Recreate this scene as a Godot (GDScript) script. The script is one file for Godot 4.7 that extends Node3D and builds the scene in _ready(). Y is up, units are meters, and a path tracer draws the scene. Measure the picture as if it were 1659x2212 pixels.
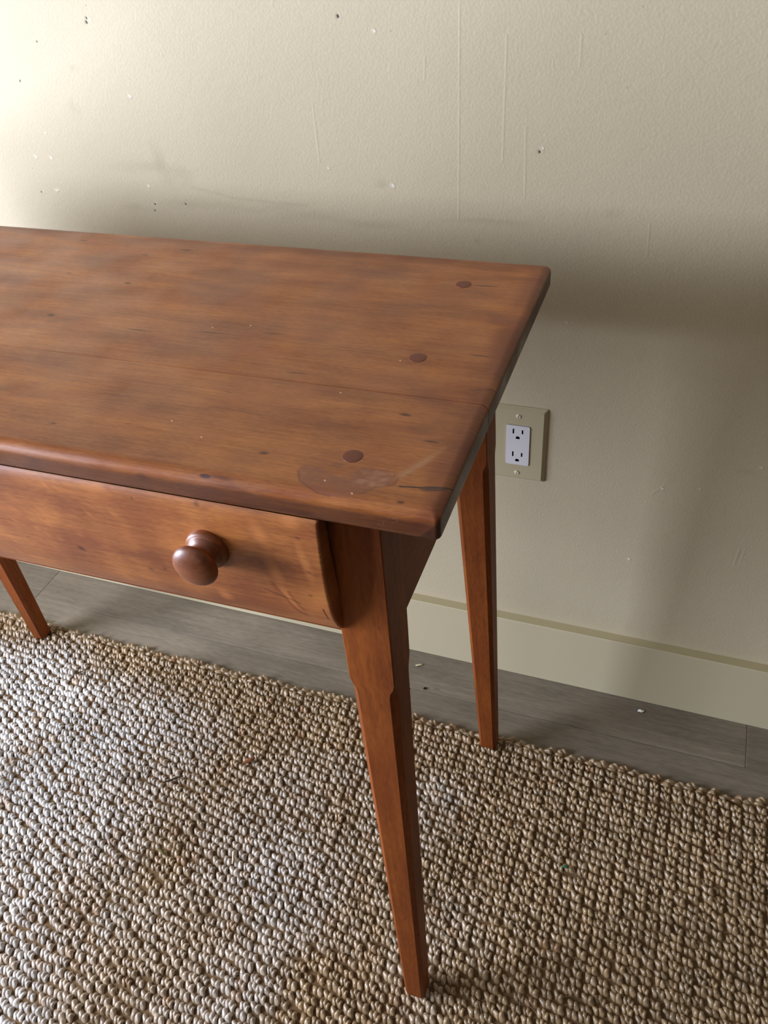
extends Node3D

# ---------------------------------------------------------------- constants
const TOP_H := 0.8187      # table top above its own feet
const TOP_B := 0.7931      # underside of the top
const TOP_D := 0.4007      # depth of the top
const TOP_L := 0.994       # length of the top
const LEG_F := 0.3777      # front face of the front legs (at the top)
const LEG_B := 0.067       # front face of the back legs (at the top)
const LEG_R := -0.0532     # outer face of the right legs
const LEG_L := -0.9408     # outer face of the left legs
const APR_B := 0.6523      # underside of apron and rail
const JOINT := 0.2635      # joint between the two boards of the top

var wood_top: StandardMaterial3D
var wood_frame: StandardMaterial3D
var wood_drawer: StandardMaterial3D
var wood_knob: StandardMaterial3D
var peg_mat: StandardMaterial3D
var paint: StandardMaterial3D
var used := {}


func _ready() -> void:
	# ---- camera
	var cam := Camera3D.new()
	cam.name = "camera"
	cam.transform = Transform3D(Basis(Vector3(0.939088, -0.071693, -0.336115), Vector3(-0.164416, 0.765102, -0.622564), Vector3(0.301796, 0.639905, 0.706711)).orthonormalized(), Vector3(0.20347, 1.20032, 0.98424))
	cam.fov = 61.7273
	cam.near = 0.02
	cam.far = 60.0
	cam.current = true
	add_child(cam)
	# ---- sky, exposure
	var env := Environment.new()
	var sky_mat := ProceduralSkyMaterial.new()
	sky_mat.sky_top_color = Color(0.62, 0.72, 0.86)
	sky_mat.sky_horizon_color = Color(0.86, 0.9, 0.95)
	sky_mat.ground_bottom_color = Color(0.33, 0.33, 0.3)
	sky_mat.ground_horizon_color = Color(0.6, 0.62, 0.6)
	var sky := Sky.new()
	sky.sky_material = sky_mat
	env.background_mode = Environment.BG_SKY
	env.sky = sky
	env.background_energy_multiplier = 1.0
	env.tonemap_mode = Environment.TONE_MAPPER_LINEAR
	env.tonemap_exposure = 1.24
	env.sdfgi_enabled = true
	env.ssao_enabled = true
	env.ssil_enabled = true
	var we := WorldEnvironment.new()
	we.name = "environment"
	we.environment = env
	add_child(we)
	# ---- daylight through the window in the left wall
	area_light(Vector3(-1.67, 0.96, 1.18), Vector3(1, 0, 0), Vector2(1.0, 0.9), Color(0.86, 0.945, 1.15).linear_to_srgb(), 8.1)
	# ---- warm fill light; the window behind the camera is added for it
	area_light(Vector3(-0.6, 1.5, 4.17), Vector3(0, 0, -1), Vector2(1.3, 1.2), Color(1.0, 0.79, 0.6).linear_to_srgb(), 0.26)

	make_materials()
	build_room()
	build_rug()
	build_table()
	build_outlet()
	build_debris()


func area_light(at: Vector3, towards: Vector3, size: Vector2, tint: Color, energy: float) -> void:
	var l := AreaLight3D.new()
	l.name = "room_area_light"
	l.area_size = size
	l.light_color = tint
	l.light_energy = energy
	l.area_range = 12.0
	l.area_attenuation = 2.0
	l.shadow_enabled = true
	l.area_normalize_energy = false
	l.transform = Transform3D(Basis.looking_at(towards, Vector3.UP), at)
	add_child(l, true)


# ---------------------------------------------------------------- naming
func numbered(called: String) -> String:
	var n: int = used.get(called, 0)
	used[called] = n + 1
	return called if n == 0 else "%s_%03d" % [called, n]


func thing(called: String, label: String, category: String, at := Vector3.ZERO, turn := 0.0, group := "") -> Node3D:
	var o := Node3D.new()
	o.name = numbered(called)
	o.position = at
	o.rotation.y = turn
	tag(o, label, category, group)
	add_child(o)
	return o


func tag(o: Node, label: String, category: String, group := "") -> void:
	o.set_meta("label", label)
	o.set_meta("category", category)
	if group:
		o.set_meta("group", group)


func part(called: String, m: Mesh, mat: Material, parent: Node, at := Vector3.ZERO) -> MeshInstance3D:
	var o := MeshInstance3D.new()
	var n := 0
	var full := called
	while parent.has_node(NodePath(full)):
		n += 1
		full = "%s_%03d" % [called, n]
	o.name = full
	o.mesh = m
	if mat:
		o.material_override = mat
	o.position = at
	parent.add_child(o, true)
	return o


func struct(called: String, m: Mesh, mat: Material, at := Vector3.ZERO) -> MeshInstance3D:
	var o := part(called, m, mat, self, at)
	o.set_meta("kind", "structure")
	return o


# ---------------------------------------------------------------- mesh building
class Surf:
	var v := PackedVector3Array()
	var uv := PackedVector2Array()
	var idx := PackedInt32Array()

	func point(p: Vector3, t: Vector2) -> int:
		v.append(p)
		uv.append(t)
		return v.size() - 1

	func tri(a: int, b: int, c: int) -> void:
		idx.append_array(PackedInt32Array([a, b, c]))

	func quad(a: int, b: int, c: int, d: int) -> void:
		idx.append_array(PackedInt32Array([a, b, c, a, c, d]))

	# rows of points joined into a smooth sheet; counter-clockwise seen from outside when rows run up and points run right
	func sheet(rows: Array, uvs: Array, closed := false) -> void:
		var n: int = rows[0].size()
		var start := v.size()
		for r in rows.size():
			v.append_array(rows[r])
			uv.append_array(uvs[r])
		for r in rows.size() - 1:
			for k in (n if closed else n - 1):
				var k2 := (k + 1) % n
				quad(start + r * n + k, start + r * n + k2, start + (r + 1) * n + k2, start + (r + 1) * n + k)

	func fan(loop: PackedVector3Array, uvs: PackedVector2Array, flip := false) -> void:
		var start := v.size()
		v.append_array(loop)
		uv.append_array(uvs)
		for k in range(1, loop.size() - 1):
			if flip:
				tri(start, start + k + 1, start + k)
			else:
				tri(start, start + k, start + k + 1)

	func arrays() -> Array:
		var nn := PackedVector3Array()
		nn.resize(v.size())
		var out := PackedInt32Array()
		for t in range(0, idx.size(), 3):
			var a := idx[t]
			var b := idx[t + 1]
			var c := idx[t + 2]
			var f := (v[b] - v[a]).cross(v[c] - v[a])
			nn[a] += f
			nn[b] += f
			nn[c] += f
			out.append(a)
			out.append(c)
			out.append(b)
		for k in nn.size():
			nn[k] = nn[k].normalized() if nn[k].length_squared() > 1e-24 else Vector3.UP
		var arr := []
		arr.resize(Mesh.ARRAY_MAX)
		arr[Mesh.ARRAY_VERTEX] = v
		arr[Mesh.ARRAY_NORMAL] = nn
		arr[Mesh.ARRAY_TEX_UV] = uv
		arr[Mesh.ARRAY_INDEX] = out
		return arr

	func mesh() -> ArrayMesh:
		var raw := ArrayMesh.new()
		raw.add_surface_from_arrays(Mesh.PRIMITIVE_TRIANGLES, arrays())
		var st := SurfaceTool.new()
		st.create_from(raw, 0)
		st.generate_tangents()
		return st.commit()


# a slab with its four long edges rounded over: radii are [right, front, left, back] for the top, bottom_r for the underside
func slab(lo: Vector3, hi: Vector3, radii: Array, bottom_r: float, corner: Array, map: Callable, steps := 5) -> Surf:
	var s := Surf.new()
	var plan := []        # [unit x, unit z, side]
	var cs := 3
	var w := hi.x - lo.x
	var d := hi.z - lo.z
	var corners := [[hi.x - corner[0], hi.z - corner[0], PI / 2, 1, 0, corner[0]], [hi.x - corner[1], lo.z + corner[1], 0.0, 0, 3, corner[1]], [lo.x + corner[2], lo.z + corner[2], -PI / 2, 3, 2, corner[2]], [lo.x + corner[3], hi.z - corner[3], -PI, 2, 1, corner[3]]]
	for c in corners:
		for k in cs + 1:
			var a: float = c[2] - PI / 2 * k / cs
			var x: float = c[0] + c[5] * cos(a)
			var z: float = c[1] + c[5] * sin(a)
			var f := float(k) / cs
			plan.append([(x - lo.x) / w, (z - lo.z) / d, lerpf(radii[c[3]], radii[c[4]], f) if c[5] > 0.001 else maxf(radii[c[3]], radii[c[4]])])
	var rows := []
	var uvs := []
	var ring := func(kind: int, f: float) -> void:
		# kind 0: under rim, 1: upper rim, 2: flat top border
		var row := PackedVector3Array()
		var t := PackedVector2Array()
		var a := f * PI / 2
		var ins := [0.0, 0.0, 0.0, 0.0]
		for q in 4:
			var r: float = radii[q] if kind > 0 else minf(bottom_r, radii[q] + 0.0005)
			ins[q] = r * (1.0 - sin(a)) if kind == 0 else r * (1.0 - cos(a)) + (0.002 if kind == 2 else 0.0)
		for p in plan:
			var r: float = p[2] if kind > 0 else minf(bottom_r, p[2] + 0.0005)
			var y: float = lo.y + r * (1.0 - cos(a)) if kind == 0 else hi.y - r * (1.0 - sin(a))
			var q := Vector3(lerpf(lo.x + ins[2], hi.x - ins[0], p[0]), y, lerpf(lo.z + ins[3], hi.z - ins[1], p[1]))
			row.append(q)
			t.append(map.call(q))
		rows.append(row)
		uvs.append(t)
	for k in steps + 1:
		ring.call(0, float(k) / steps)
	for k in steps + 1:
		ring.call(1, float(k) / steps)
	ring.call(2, 1.0)
	s.sheet(rows, uvs, true)
	s.fan(rows[-1], uvs[-1])
	s.fan(rows[0], uvs[0], true)
	return s


# a box with small eased edges; the grain (u) runs along `along` (0 x, 1 y, 2 z)
func bar(lo: Vector3, hi: Vector3, ease: float, along: int, shift: Vector2, scale := Vector2(1.1, 3.6)) -> Surf:
	var s := Surf.new()
	bar_into(s, lo, hi, ease, along, shift, scale)
	return s


func bar_into(s: Surf, lo: Vector3, hi: Vector3, ease: float, along: int, shift: Vector2, scale := Vector2(1.1, 3.6)) -> void:
	var c := (lo + hi) / 2
	var h := (hi - lo) / 2
	var tex := func(p: Vector3, ax: int) -> Vector2:
		var u := p[along]
		var others := [0, 1, 2]
		others.erase(along)
		var v: float = p[others[0]] + p[others[1]]
		if ax == along:
			u = p[others[0]] * 0.15
			v = p[others[1]]
		return Vector2(u * scale.x, v * scale.y) + shift
	for ax in 3:
		for sg in [-1.0, 1.0]:
			var b := (ax + 1) % 3
			var d := (ax + 2) % 3
			var ids := []
			for k in 4:
				var p := c
				p[ax] += sg * h[ax]
				p[b] += (h[b] - ease) * [-1, 1, 1, -1][k]
				p[d] += (h[d] - ease) * [-1, -1, 1, 1][k]
				ids.append(s.point(p, tex.call(p, ax)))
			if sg > 0:
				s.quad(ids[0], ids[1], ids[2], ids[3])
			else:
				s.quad(ids[3], ids[2], ids[1], ids[0])
	if ease <= 0:
		return
	for ax in 3:                        # the twelve chamfers, each along axis ax
		var b := (ax + 1) % 3
		var d := (ax + 2) % 3
		for sb in [-1.0, 1.0]:
			for sd in [-1.0, 1.0]:
				var ids := []
				for k in 4:
					var p := c
					p[ax] += (h[ax] - ease) * [-1, 1, 1, -1][k]
					p[b] += sb * (h[b] - (ease if k >= 2 else 0.0))
					p[d] += sd * (h[d] - (0.0 if k >= 2 else ease))
					ids.append(s.point(p, tex.call(p, b)))
				if sb * sd > 0:
					s.quad(ids[0], ids[1], ids[2], ids[3])
				else:
					s.quad(ids[3], ids[2], ids[1], ids[0])
	for sx in [-1.0, 1.0]:
		for sy in [-1.0, 1.0]:
			for sz in [-1.0, 1.0]:
				var sg := Vector3(sx, sy, sz)
				var ids := []
				for ax in 3:
					var p := c
					for q in 3:
						p[q] += sg[q] * (h[q] - (0.0 if q == ax else ease))
					ids.append(s.point(p, tex.call(p, ax)))
				if sx * sy * sz > 0:
					s.tri(ids[0], ids[1], ids[2])
				else:
					s.tri(ids[0], ids[2], ids[1])


# a solid turned about the z axis: profile of (radius, z)
func lathe(profile: PackedVector2Array, around: int, uvscale := 1.0) -> Surf:
	var s := Surf.new()
	var rows := []
	var uvs := []
	for p in profile:
		var row := PackedVector3Array()
		var t := PackedVector2Array()
		for k in around + 1:
			var a := TAU * k / around
			row.append(Vector3(p.x * cos(a), p.x * sin(a), p.y))
			t.append(Vector2(p.x * cos(a) + p.y * 0.4, p.x * sin(a) + p.y) * uvscale)
		rows.append(row)
		uvs.append(t)
	s.sheet(rows, uvs)
	return s


# ---------------------------------------------------------------- procedural pictures
func noise_map(sd: int, freq: float, w: int, h: int, to_w: int, to_h: int, octaves := 3, seamless := false) -> PackedByteArray:
	var n := FastNoiseLite.new()
	n.seed = sd
	n.noise_type = FastNoiseLite.TYPE_SIMPLEX_SMOOTH
	n.frequency = freq
	n.fractal_octaves = octaves
	var im: Image = n.get_seamless_image(w, h) if seamless else n.get_image(w, h)
	im.convert(Image.FORMAT_L8)
	if w != to_w or h != to_h:
		im.resize(to_w, to_h, Image.INTERPOLATE_CUBIC)
	return im.get_data()


func picture(w: int, h: int, b: PackedByteArray) -> Image:
	return Image.create_from_data(w, h, false, Image.FORMAT_RGB8, b)


func tex(im: Image) -> ImageTexture:
	im.generate_mipmaps()
	return ImageTexture.create_from_image(im)


# soft-edged ellipse of colour laid into a byte picture
func stain(b: PackedByteArray, w: int, h: int, at: Vector2, rad: Vector2, turn: float, c: Color, amount: float, soft := 0.5) -> void:
	var reach := maxf(rad.x, rad.y) + 1.0
	var cs := cos(turn)
	var sn := sin(turn)
	for y in range(maxi(0, int(at.y - reach)), mini(h, int(at.y + reach) + 2)):
		for x in range(maxi(0, int(at.x - reach)), mini(w, int(at.x + reach) + 2)):
			var dx := x - at.x
			var dy := y - at.y
			var q := Vector2((dx * cs + dy * sn) / rad.x, (-dx * sn + dy * cs) / rad.y).length()
			if q >= 1.0:
				continue
			var a := amount * (1.0 if q < 1.0 - soft else smoothstep(0.0, 1.0, (1.0 - q) / soft))
			var i := (y * w + x) * 3
			b[i] = int(lerpf(b[i], c.r8, a))
			b[i + 1] = int(lerpf(b[i + 1], c.g8, a))
			b[i + 2] = int(lerpf(b[i + 2], c.b8, a))


func stroke(b: PackedByteArray, w: int, h: int, pts: Array, wide: float, c: Color, amount: float) -> void:
	for k in pts.size() - 1:
		var n := int(pts[k].distance_to(pts[k + 1]) / maxf(wide * 0.6, 0.7)) + 1
		for j in n:
			stain(b, w, h, pts[k].lerp(pts[k + 1], float(j) / n), Vector2(wide, wide), 0.0, c, amount, 0.7)


# wood: streaks along u between a dark and a light tone, with redder clouds and pores
func wood_bytes(w: int, h: int, sd: int, dark: Color, light: Color, red: Color, seamless: bool, figure := 0.0) -> PackedByteArray:
	var big := noise_map(sd, 0.026, w / 10, h / 2, w, h, 5, seamless)
	var fine := noise_map(sd + 1, 0.14, w / 20, h, w, h, 4, seamless)
	var cloud := noise_map(sd + 2, 0.03, w / 6, h / 3, w, h, 5, seamless)
	var hair := noise_map(sd + 3, 0.33, w / 6, h, w, h, 3, seamless)
	var fig := noise_map(sd + 4, 0.035, w / 4, h / 8, w, h, 2, seamless)
	var b := PackedByteArray()
	b.resize(w * h * 3)
	var dr := float(dark.r8)
	var dg := float(dark.g8)
	var db := float(dark.b8)
	var lr := light.r8 - dr
	var lg := light.g8 - dg
	var lb := light.b8 - db
	var rr := float(red.r8)
	var rg := float(red.g8)
	var rb := float(red.b8)
	for i in w * h:
		var t := 0.5 + (big[i] - 128) * 0.0023 + (fine[i] - 128) * 0.0016 + (hair[i] - 128) * 0.0018 + (fig[i] - 128) * figure
		t = clampf(t, 0.0, 1.0)
		var m := clampf((cloud[i] - 124) * 0.0034, 0.0, 0.4)
		b[i * 3] = int(lerpf(dr + lr * t, rr, m))
		b[i * 3 + 1] = int(lerpf(dg + lg * t, rg, m))
		b[i * 3 + 2] = int(lerpf(db + lb * t, rb, m))
	return b


func wood_material(t: Texture2D, rough: float) -> StandardMaterial3D:
	var m := StandardMaterial3D.new()
	m.albedo_texture = t
	m.roughness = rough
	m.metallic_specular = 0.5
	return m


func flat(c: Color, rough := 0.7, spec := 0.5) -> StandardMaterial3D:
	var m := StandardMaterial3D.new()
	m.albedo_color = c
	m.roughness = rough
	m.metallic_specular = spec
	return m


func make_materials() -> void:
	var dark := Color8(122, 65, 31)
	var light := Color8(188, 119, 60)
	var red := Color8(146, 76, 41)
	# --- the top, drawn in the table's own metres: x -1.0..0.01, z -0.04..0.45
	var w := 2048
	var h := 992
	var b := wood_bytes(w, h, 11, dark, light, red, false, 0.0012)
	var px := func(x: float, z: float) -> Vector2: return Vector2((x + 1.0) / 1.03 * w, (z + 0.04) / 0.49 * h)
	var k := w / 1.03                      # pixels per metre
	var rng := RandomNumberGenerator.new()
	rng.seed = 5
	# worn darker margin at the right end and along the back
	for j in 60:
		stain(b, w, h, px.call(rng.randf_range(-0.018, 0.004), rng.randf_range(0.0, 0.4)), Vector2(0.012, 0.04) * k, rng.randf_range(-0.1, 0.1), Color8(104, 46, 24), 0.16, 0.9)
	for j in 70:
		stain(b, w, h, px.call(rng.randf_range(-0.75, 0.0), rng.randf_range(-0.005, 0.02)), Vector2(0.06, 0.010) * k, rng.randf_range(-0.05, 0.05), Color8(100, 50, 28), 0.16, 0.9)
	# grey-brown rubbed places
	for q in [[-0.32, 0.084, 0.05, 0.02], [-0.30, 0.075, 0.02, 0.012], [-0.46, 0.2, 0.05, 0.016], [-0.56, 0.14, 0.05, 0.02], [-0.2, 0.05, 0.08, 0.012], [-0.36, 0.11, 0.09, 0.012], [-0.03, 0.12, 0.03, 0.02], [-0.05, 0.255, 0.03, 0.022], [-0.035, 0.30, 0.03, 0.018], [-0.4, 0.33, 0.06, 0.012], [-0.62, 0.25, 0.07, 0.02]]:
		for j in 6:
			stain(b, w, h, px.call(q[0] + rng.randf_range(-q[2], q[2]) * 0.6, q[1] + rng.randf_range(-q[3], q[3]) * 0.6), Vector2(q[2], q[3]) * k * rng.randf_range(0.35, 0.8), rng.randf_range(-0.3, 0.3), Color8(112, 62, 40), 0.2, 0.9)
	# the old ring-shaped blotch near the front right corner
	var blot := PackedVector2Array()
	var box := Rect2(px.call(-0.08, 0.38), Vector2.ZERO)
	for q in [[-0.1137, 0.3766], [-0.1127, 0.3697], [-0.105, 0.369], [-0.0934, 0.3717], [-0.0825, 0.3771], [-0.0756, 0.3727], [-0.0701, 0.3646], [-0.0544, 0.3608], [-0.0394, 0.3679], [-0.0408, 0.3761], [-0.0514, 0.3813], [-0.0603, 0.3912], [-0.0669, 0.3956], [-0.0783, 0.3985], [-0.0898, 0.3972], [-0.0984, 0.3929], [-0.1077, 0.3873]]:
		blot.append(px.call(q[0], q[1]))
		box = box.expand(blot[-1])
	var mottle := noise_map(15, 0.05, 256, 128, 256, 128, 3)
	for y in range(int(box.position.y), int(box.end.y) + 1):
		for x in range(int(box.position.x), int(box.end.x) + 1):
			var hit := 0
			for o in [Vector2(0, 0), Vector2(3, 0), Vector2(-3, 0), Vector2(0, 3), Vector2(0, -3)]:
				hit += 1 if Geometry2D.is_point_in_polygon(Vector2(x, y) + o, blot) else 0
			if hit:
				var i := (y * w + x) * 3
				var a := (0.62 + (mottle[(y % 128) * 256 + x % 256] - 128) * 0.0022) * hit / 5.0
				b[i] = int(lerpf(b[i], 132, a))
				b[i + 1] = int(lerpf(b[i + 1], 80, a))
				b[i + 2] = int(lerpf(b[i + 2], 60, a))
	stroke(b, w, h, [blot[0], blot[16], blot[15], blot[14], blot[13]], 2.6, Color8(92, 50, 34), 0.2)
	stroke(b, w, h, [blot[8], blot[9], blot[10], blot[11]], 2.4, Color8(92, 50, 34), 0.16)
	for j in 40:
		stain(b, w, h, px.call(rng.randf_range(-0.068, -0.045), rng.randf_range(0.364, 0.38)), Vector2(rng.randf_range(4, 18), rng.randf_range(3, 8)), rng.randf_range(-0.5, 0.1), Color8(204, 170, 152), 0.13, 0.9)
	for j in 30:
		var f := rng.randf()
		stain(b, w, h, px.call(lerpf(-0.04, -0.018, f), lerpf(0.366, 0.326, f) + rng.randf_range(-0.004, 0.004)), Vector2(rng.randf_range(10, 22), rng.randf_range(6, 12)), -1.1, Color8(184, 142, 108), 0.13, 0.9)
	stain(b, w, h, px.call(-0.0882, 0.3632), Vector2(0.0055, 0.0034) * k, 0.2, Color8(122, 74, 56), 0.5, 0.4)
	# the split at the right end
	stroke(b, w, h, [px.call(-0.036, 0.3765), px.call(-0.022, 0.3745), px.call(-0.005, 0.3705), px.call(0.006, 0.37)], 2.0, Color8(40, 22, 16), 0.8)
	stain(b, w, h, px.call(-0.012, 0.3735), Vector2(0.012, 0.0035) * k, -0.2, Color8(70, 40, 34), 0.75, 0.4)
	stroke(b, w, h, [px.call(-0.02, 0.245), px.call(-0.004, 0.2395), px.call(0.005, 0.236)], 1.2, Color8(60, 28, 18), 0.6)
	# dark nicks and knots
	for q in [[-0.5382, 0.0278, 0.008, 0.002], [-0.3988, 0.0322, 0.012, 0.0022], [-0.44, 0.052, 0.006, 0.002], [-0.1475, 0.3627, 0.006, 0.0026], [-0.4584, 0.1997, 0.007, 0.004], [-0.055, 0.06, 0.02, 0.002], [-0.28, 0.2, 0.02, 0.0016], [-0.22, 0.19, 0.016, 0.0014], [-0.42, 0.12, 0.006, 0.003], [-0.06, 0.29, 0.007, 0.003], [-0.03, 0.32, 0.009, 0.002], [-0.0255, 0.19, 0.012, 0.0015], [-0.6, 0.3, 0.01, 0.002], [-0.03, 0.393, 0.004, 0.0022], [-0.335, 0.366, 0.004, 0.0016], [-0.5, 0.11, 0.004, 0.0014], [-0.17, 0.25, 0.014, 0.0012], [-0.35, 0.21, 0.02, 0.0014]]:
		stain(b, w, h, px.call(q[0], q[1]), Vector2(q[2], q[3]) * k, rng.randf_range(-0.15, 0.1), Color8(60, 30, 18), 0.72, 0.85)
	for j in 130:
		stain(b, w, h, px.call(rng.randf_range(-0.95, 0.0), rng.randf_range(0.0, 0.4)), Vector2(rng.randf_range(2, 12), rng.randf_range(0.8, 1.8)), rng.randf_range(-0.1, 0.1), Color8(84, 44, 26), rng.randf_range(0.2, 0.5), 0.8)
	for j in 420:
		stain(b, w, h, px.call(rng.randf_range(-0.95, 0.0), rng.randf_range(0.0, 0.4)), Vector2(rng.randf_range(5, 26), rng.randf_range(0.8, 2.2)), rng.randf_range(-0.12, 0.08), Color8(206, 134, 68) if j % 3 else Color8(100, 48, 22), rng.randf_range(0.1, 0.26), 0.9)
	# pale specks of paint and scratches
	for q in [[-0.2823, 0.1906], [-0.2478, 0.18], [-0.1217, 0.2713], [-0.205, 0.355], [-0.24, 0.34], [-0.066, 0.392], [-0.09, 0.383], [-0.09, 0.212]]:
		stain(b, w, h, px.call(q[0], q[1]), Vector2(3.2, 1.7), 0.7, Color8(236, 200, 160), 0.9, 0.5)
	for j in 50:
		stain(b, w, h, px.call(rng.randf_range(-0.7, 0.0), rng.randf_range(0.02, 0.38)), Vector2(rng.randf_range(1.5, 6), 0.9), rng.randf_range(-0.9, 0.9), Color8(206, 142, 92), 0.45, 0.6)
	# worn front edge
	stain(b, w, h, px.call(-0.178, 0.399), Vector2(0.006, 0.003) * k, 0.1, Color8(60, 36, 40), 0.8, 0.5)
	stain(b, w, h, px.call(-0.165, 0.398), Vector2(0.014, 0.003) * k, 0.05, Color8(92, 50, 34), 0.6, 0.7)
	for j in 40:
		stain(b, w, h, px.call(rng.randf_range(-0.8, -0.05), rng.randf_range(0.405, 0.43)), Vector2(rng.randf_range(0.004, 0.02), 0.004) * k, 0.0, Color8(84, 42, 28), 0.3, 0.8)
	for j in 12:
		stain(b, w, h, px.call(rng.randf_range(-0.032, -0.018), rng.randf_range(0.408, 0.418)), Vector2(rng.randf_range(2, 8), 2.0), 0.9, Color8(176, 140, 130), 0.3, 0.8)
	# the front edge carries an older, darker finish; the right end is darkened more
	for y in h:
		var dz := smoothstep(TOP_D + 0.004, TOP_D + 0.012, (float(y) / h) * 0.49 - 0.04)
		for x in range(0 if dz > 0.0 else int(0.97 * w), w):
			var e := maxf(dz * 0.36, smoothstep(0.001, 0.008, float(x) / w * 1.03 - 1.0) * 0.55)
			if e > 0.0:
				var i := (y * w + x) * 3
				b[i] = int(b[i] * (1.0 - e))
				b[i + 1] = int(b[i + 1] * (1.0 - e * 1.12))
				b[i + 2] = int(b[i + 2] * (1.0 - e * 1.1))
	wood_top = wood_material(tex(picture(w, h, b)), 0.4)
	wood_top.roughness_texture = rough_map()
	wood_top.roughness = 1.0

	# --- the drawer front: x -0.95..-0.05, y 0.62..0.83
	w = 1536
	h = 384
	b = wood_bytes(w, h, 31, dark, light, red, false, 0.0022)
	var dp := func(x: float, y: float) -> Vector2: return Vector2((x + 0.95) / 0.9 * w, (0.83 - y) / 0.225 * h)
	k = w / 0.9
	# pale and dark diagonal streaks right of the knob
	for q in [[-0.142, 0.772, 0.010, 0.022, 0.35], [-0.136, 0.738, 0.009, 0.022, 0.32], [-0.128, 0.706, 0.008, 0.022, 0.42], [-0.107, 0.75, 0.006, 0.03, 0.2], [-0.19, 0.69, 0.01, 0.012, 0.1], [-0.115, 0.79, 0.012, 0.012, 0.2]]:
		stain(b, w, h, dp.call(q[0], q[1]), Vector2(q[2], q[3]) * k, -q[4], Color8(214, 138, 76), 0.5, 0.9)
	stroke(b, w, h, [dp.call(-0.14, 0.722), dp.call(-0.132, 0.707), dp.call(-0.124, 0.689), dp.call(-0.116, 0.684)], 5.0, Color8(112, 54, 30), 0.28)
	stroke(b, w, h, [dp.call(-0.127, 0.714), dp.call(-0.121, 0.698), dp.call(-0.117, 0.692)], 4.0, Color8(112, 54, 30), 0.25)
	for j in 46:
		var at: Vector2 = dp.call(rng.randf_range(-0.45, -0.24), rng.randf_range(0.69, 0.79))
		stain(b, w, h, at, Vector2(rng.randf_range(8, 26), rng.randf_range(3, 8)), rng.randf_range(0.4, 0.9), Color8(206, 130, 70) if j % 2 else Color8(122, 62, 34), 0.25, 0.9)
	for q in [[-0.3205, 0.7165, 0.0055, 0.0034], [-0.192, 0.79, 0.004, 0.003], [-0.105, 0.742, 0.004, 0.002], [-0.108, 0.715, 0.003, 0.002], [-0.255, 0.707, 0.004, 0.003], [-0.24, 0.712, 0.003, 0.003], [-0.25, 0.785, 0.002, 0.002], [-0.11, 0.775, 0.004, 0.002]]:
		stain(b, w, h, dp.call(q[0], q[1]), Vector2(q[2], q[3]) * k, 0.4, Color8(60, 30, 20), 0.85 if q[0] < -0.3 else 0.4, 0.9)
	stroke(b, w, h, [dp.call(-0.148, 0.712), dp.call(-0.13, 0.706), dp.call(-0.118, 0.702)], 1.2, Color8(70, 34, 20), 0.6)
	stroke(b, w, h, [dp.call(-0.1, 0.70), dp.call(-0.0985, 0.685)], 1.8, Color8(60, 30, 20), 0.6)
	for j in 60:
		stain(b, w, h, dp.call(rng.randf_range(-0.9, -0.1), rng.randf_range(0.66, 0.8)), Vector2(rng.randf_range(2, 10), rng.randf_range(0.8, 1.6)), rng.randf_range(-0.1, 0.3), Color8(90, 46, 26), rng.randf_range(0.2, 0.5), 0.8)
	wood_drawer = wood_material(tex(picture(w, h, b)), 0.42)

	# --- legs, apron, rail: repeats
	w = 1024
	h = 256
	b = wood_bytes(w, h, 51, Color8(96, 46, 19), Color8(152, 84, 34), Color8(120, 57, 25), true, 0.0006)
	for j in 60:
		stain(b, w, h, Vector2(rng.randf_range(20, w - 20), rng.randf_range(4, h - 4)), Vector2(rng.randf_range(1.5, 9), rng.randf_range(0.8, 1.6)), rng.randf_range(-0.2, 0.2), Color8(70, 34, 22), rng.randf_range(0.2, 0.6), 0.7)
	wood_frame = wood_material(tex(picture(w, h, b)), 0.55)
	wood_frame.metallic_specular = 0.28
	wood_knob = wood_material(wood_frame.albedo_texture, 0.42)
	wood_knob.clearcoat_enabled = true
	wood_knob.clearcoat = 0.12
	wood_knob.clearcoat_roughness = 0.3
	peg_mat = flat(Color8(108, 50, 27), 0.45)

	# --- wall paint
	paint = flat(Color8(198, 185, 155), 0.62, 0.4)


func rough_map() -> Texture2D:
	var a := noise_map(71, 0.05, 256, 128, 512, 256, 4)
	var im := Image.create_empty(512, 256, false, Image.FORMAT_L8)
	var b := PackedByteArray()
	b.resize(512 * 256)
	for i in b.size():
		b[i] = int(clampf(0.38 + (a[i] - 128) * 0.0011, 0.0, 1.0) * 255)
	im = Image.create_from_data(512, 256, false, Image.FORMAT_L8, b)
	return tex(im)


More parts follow.
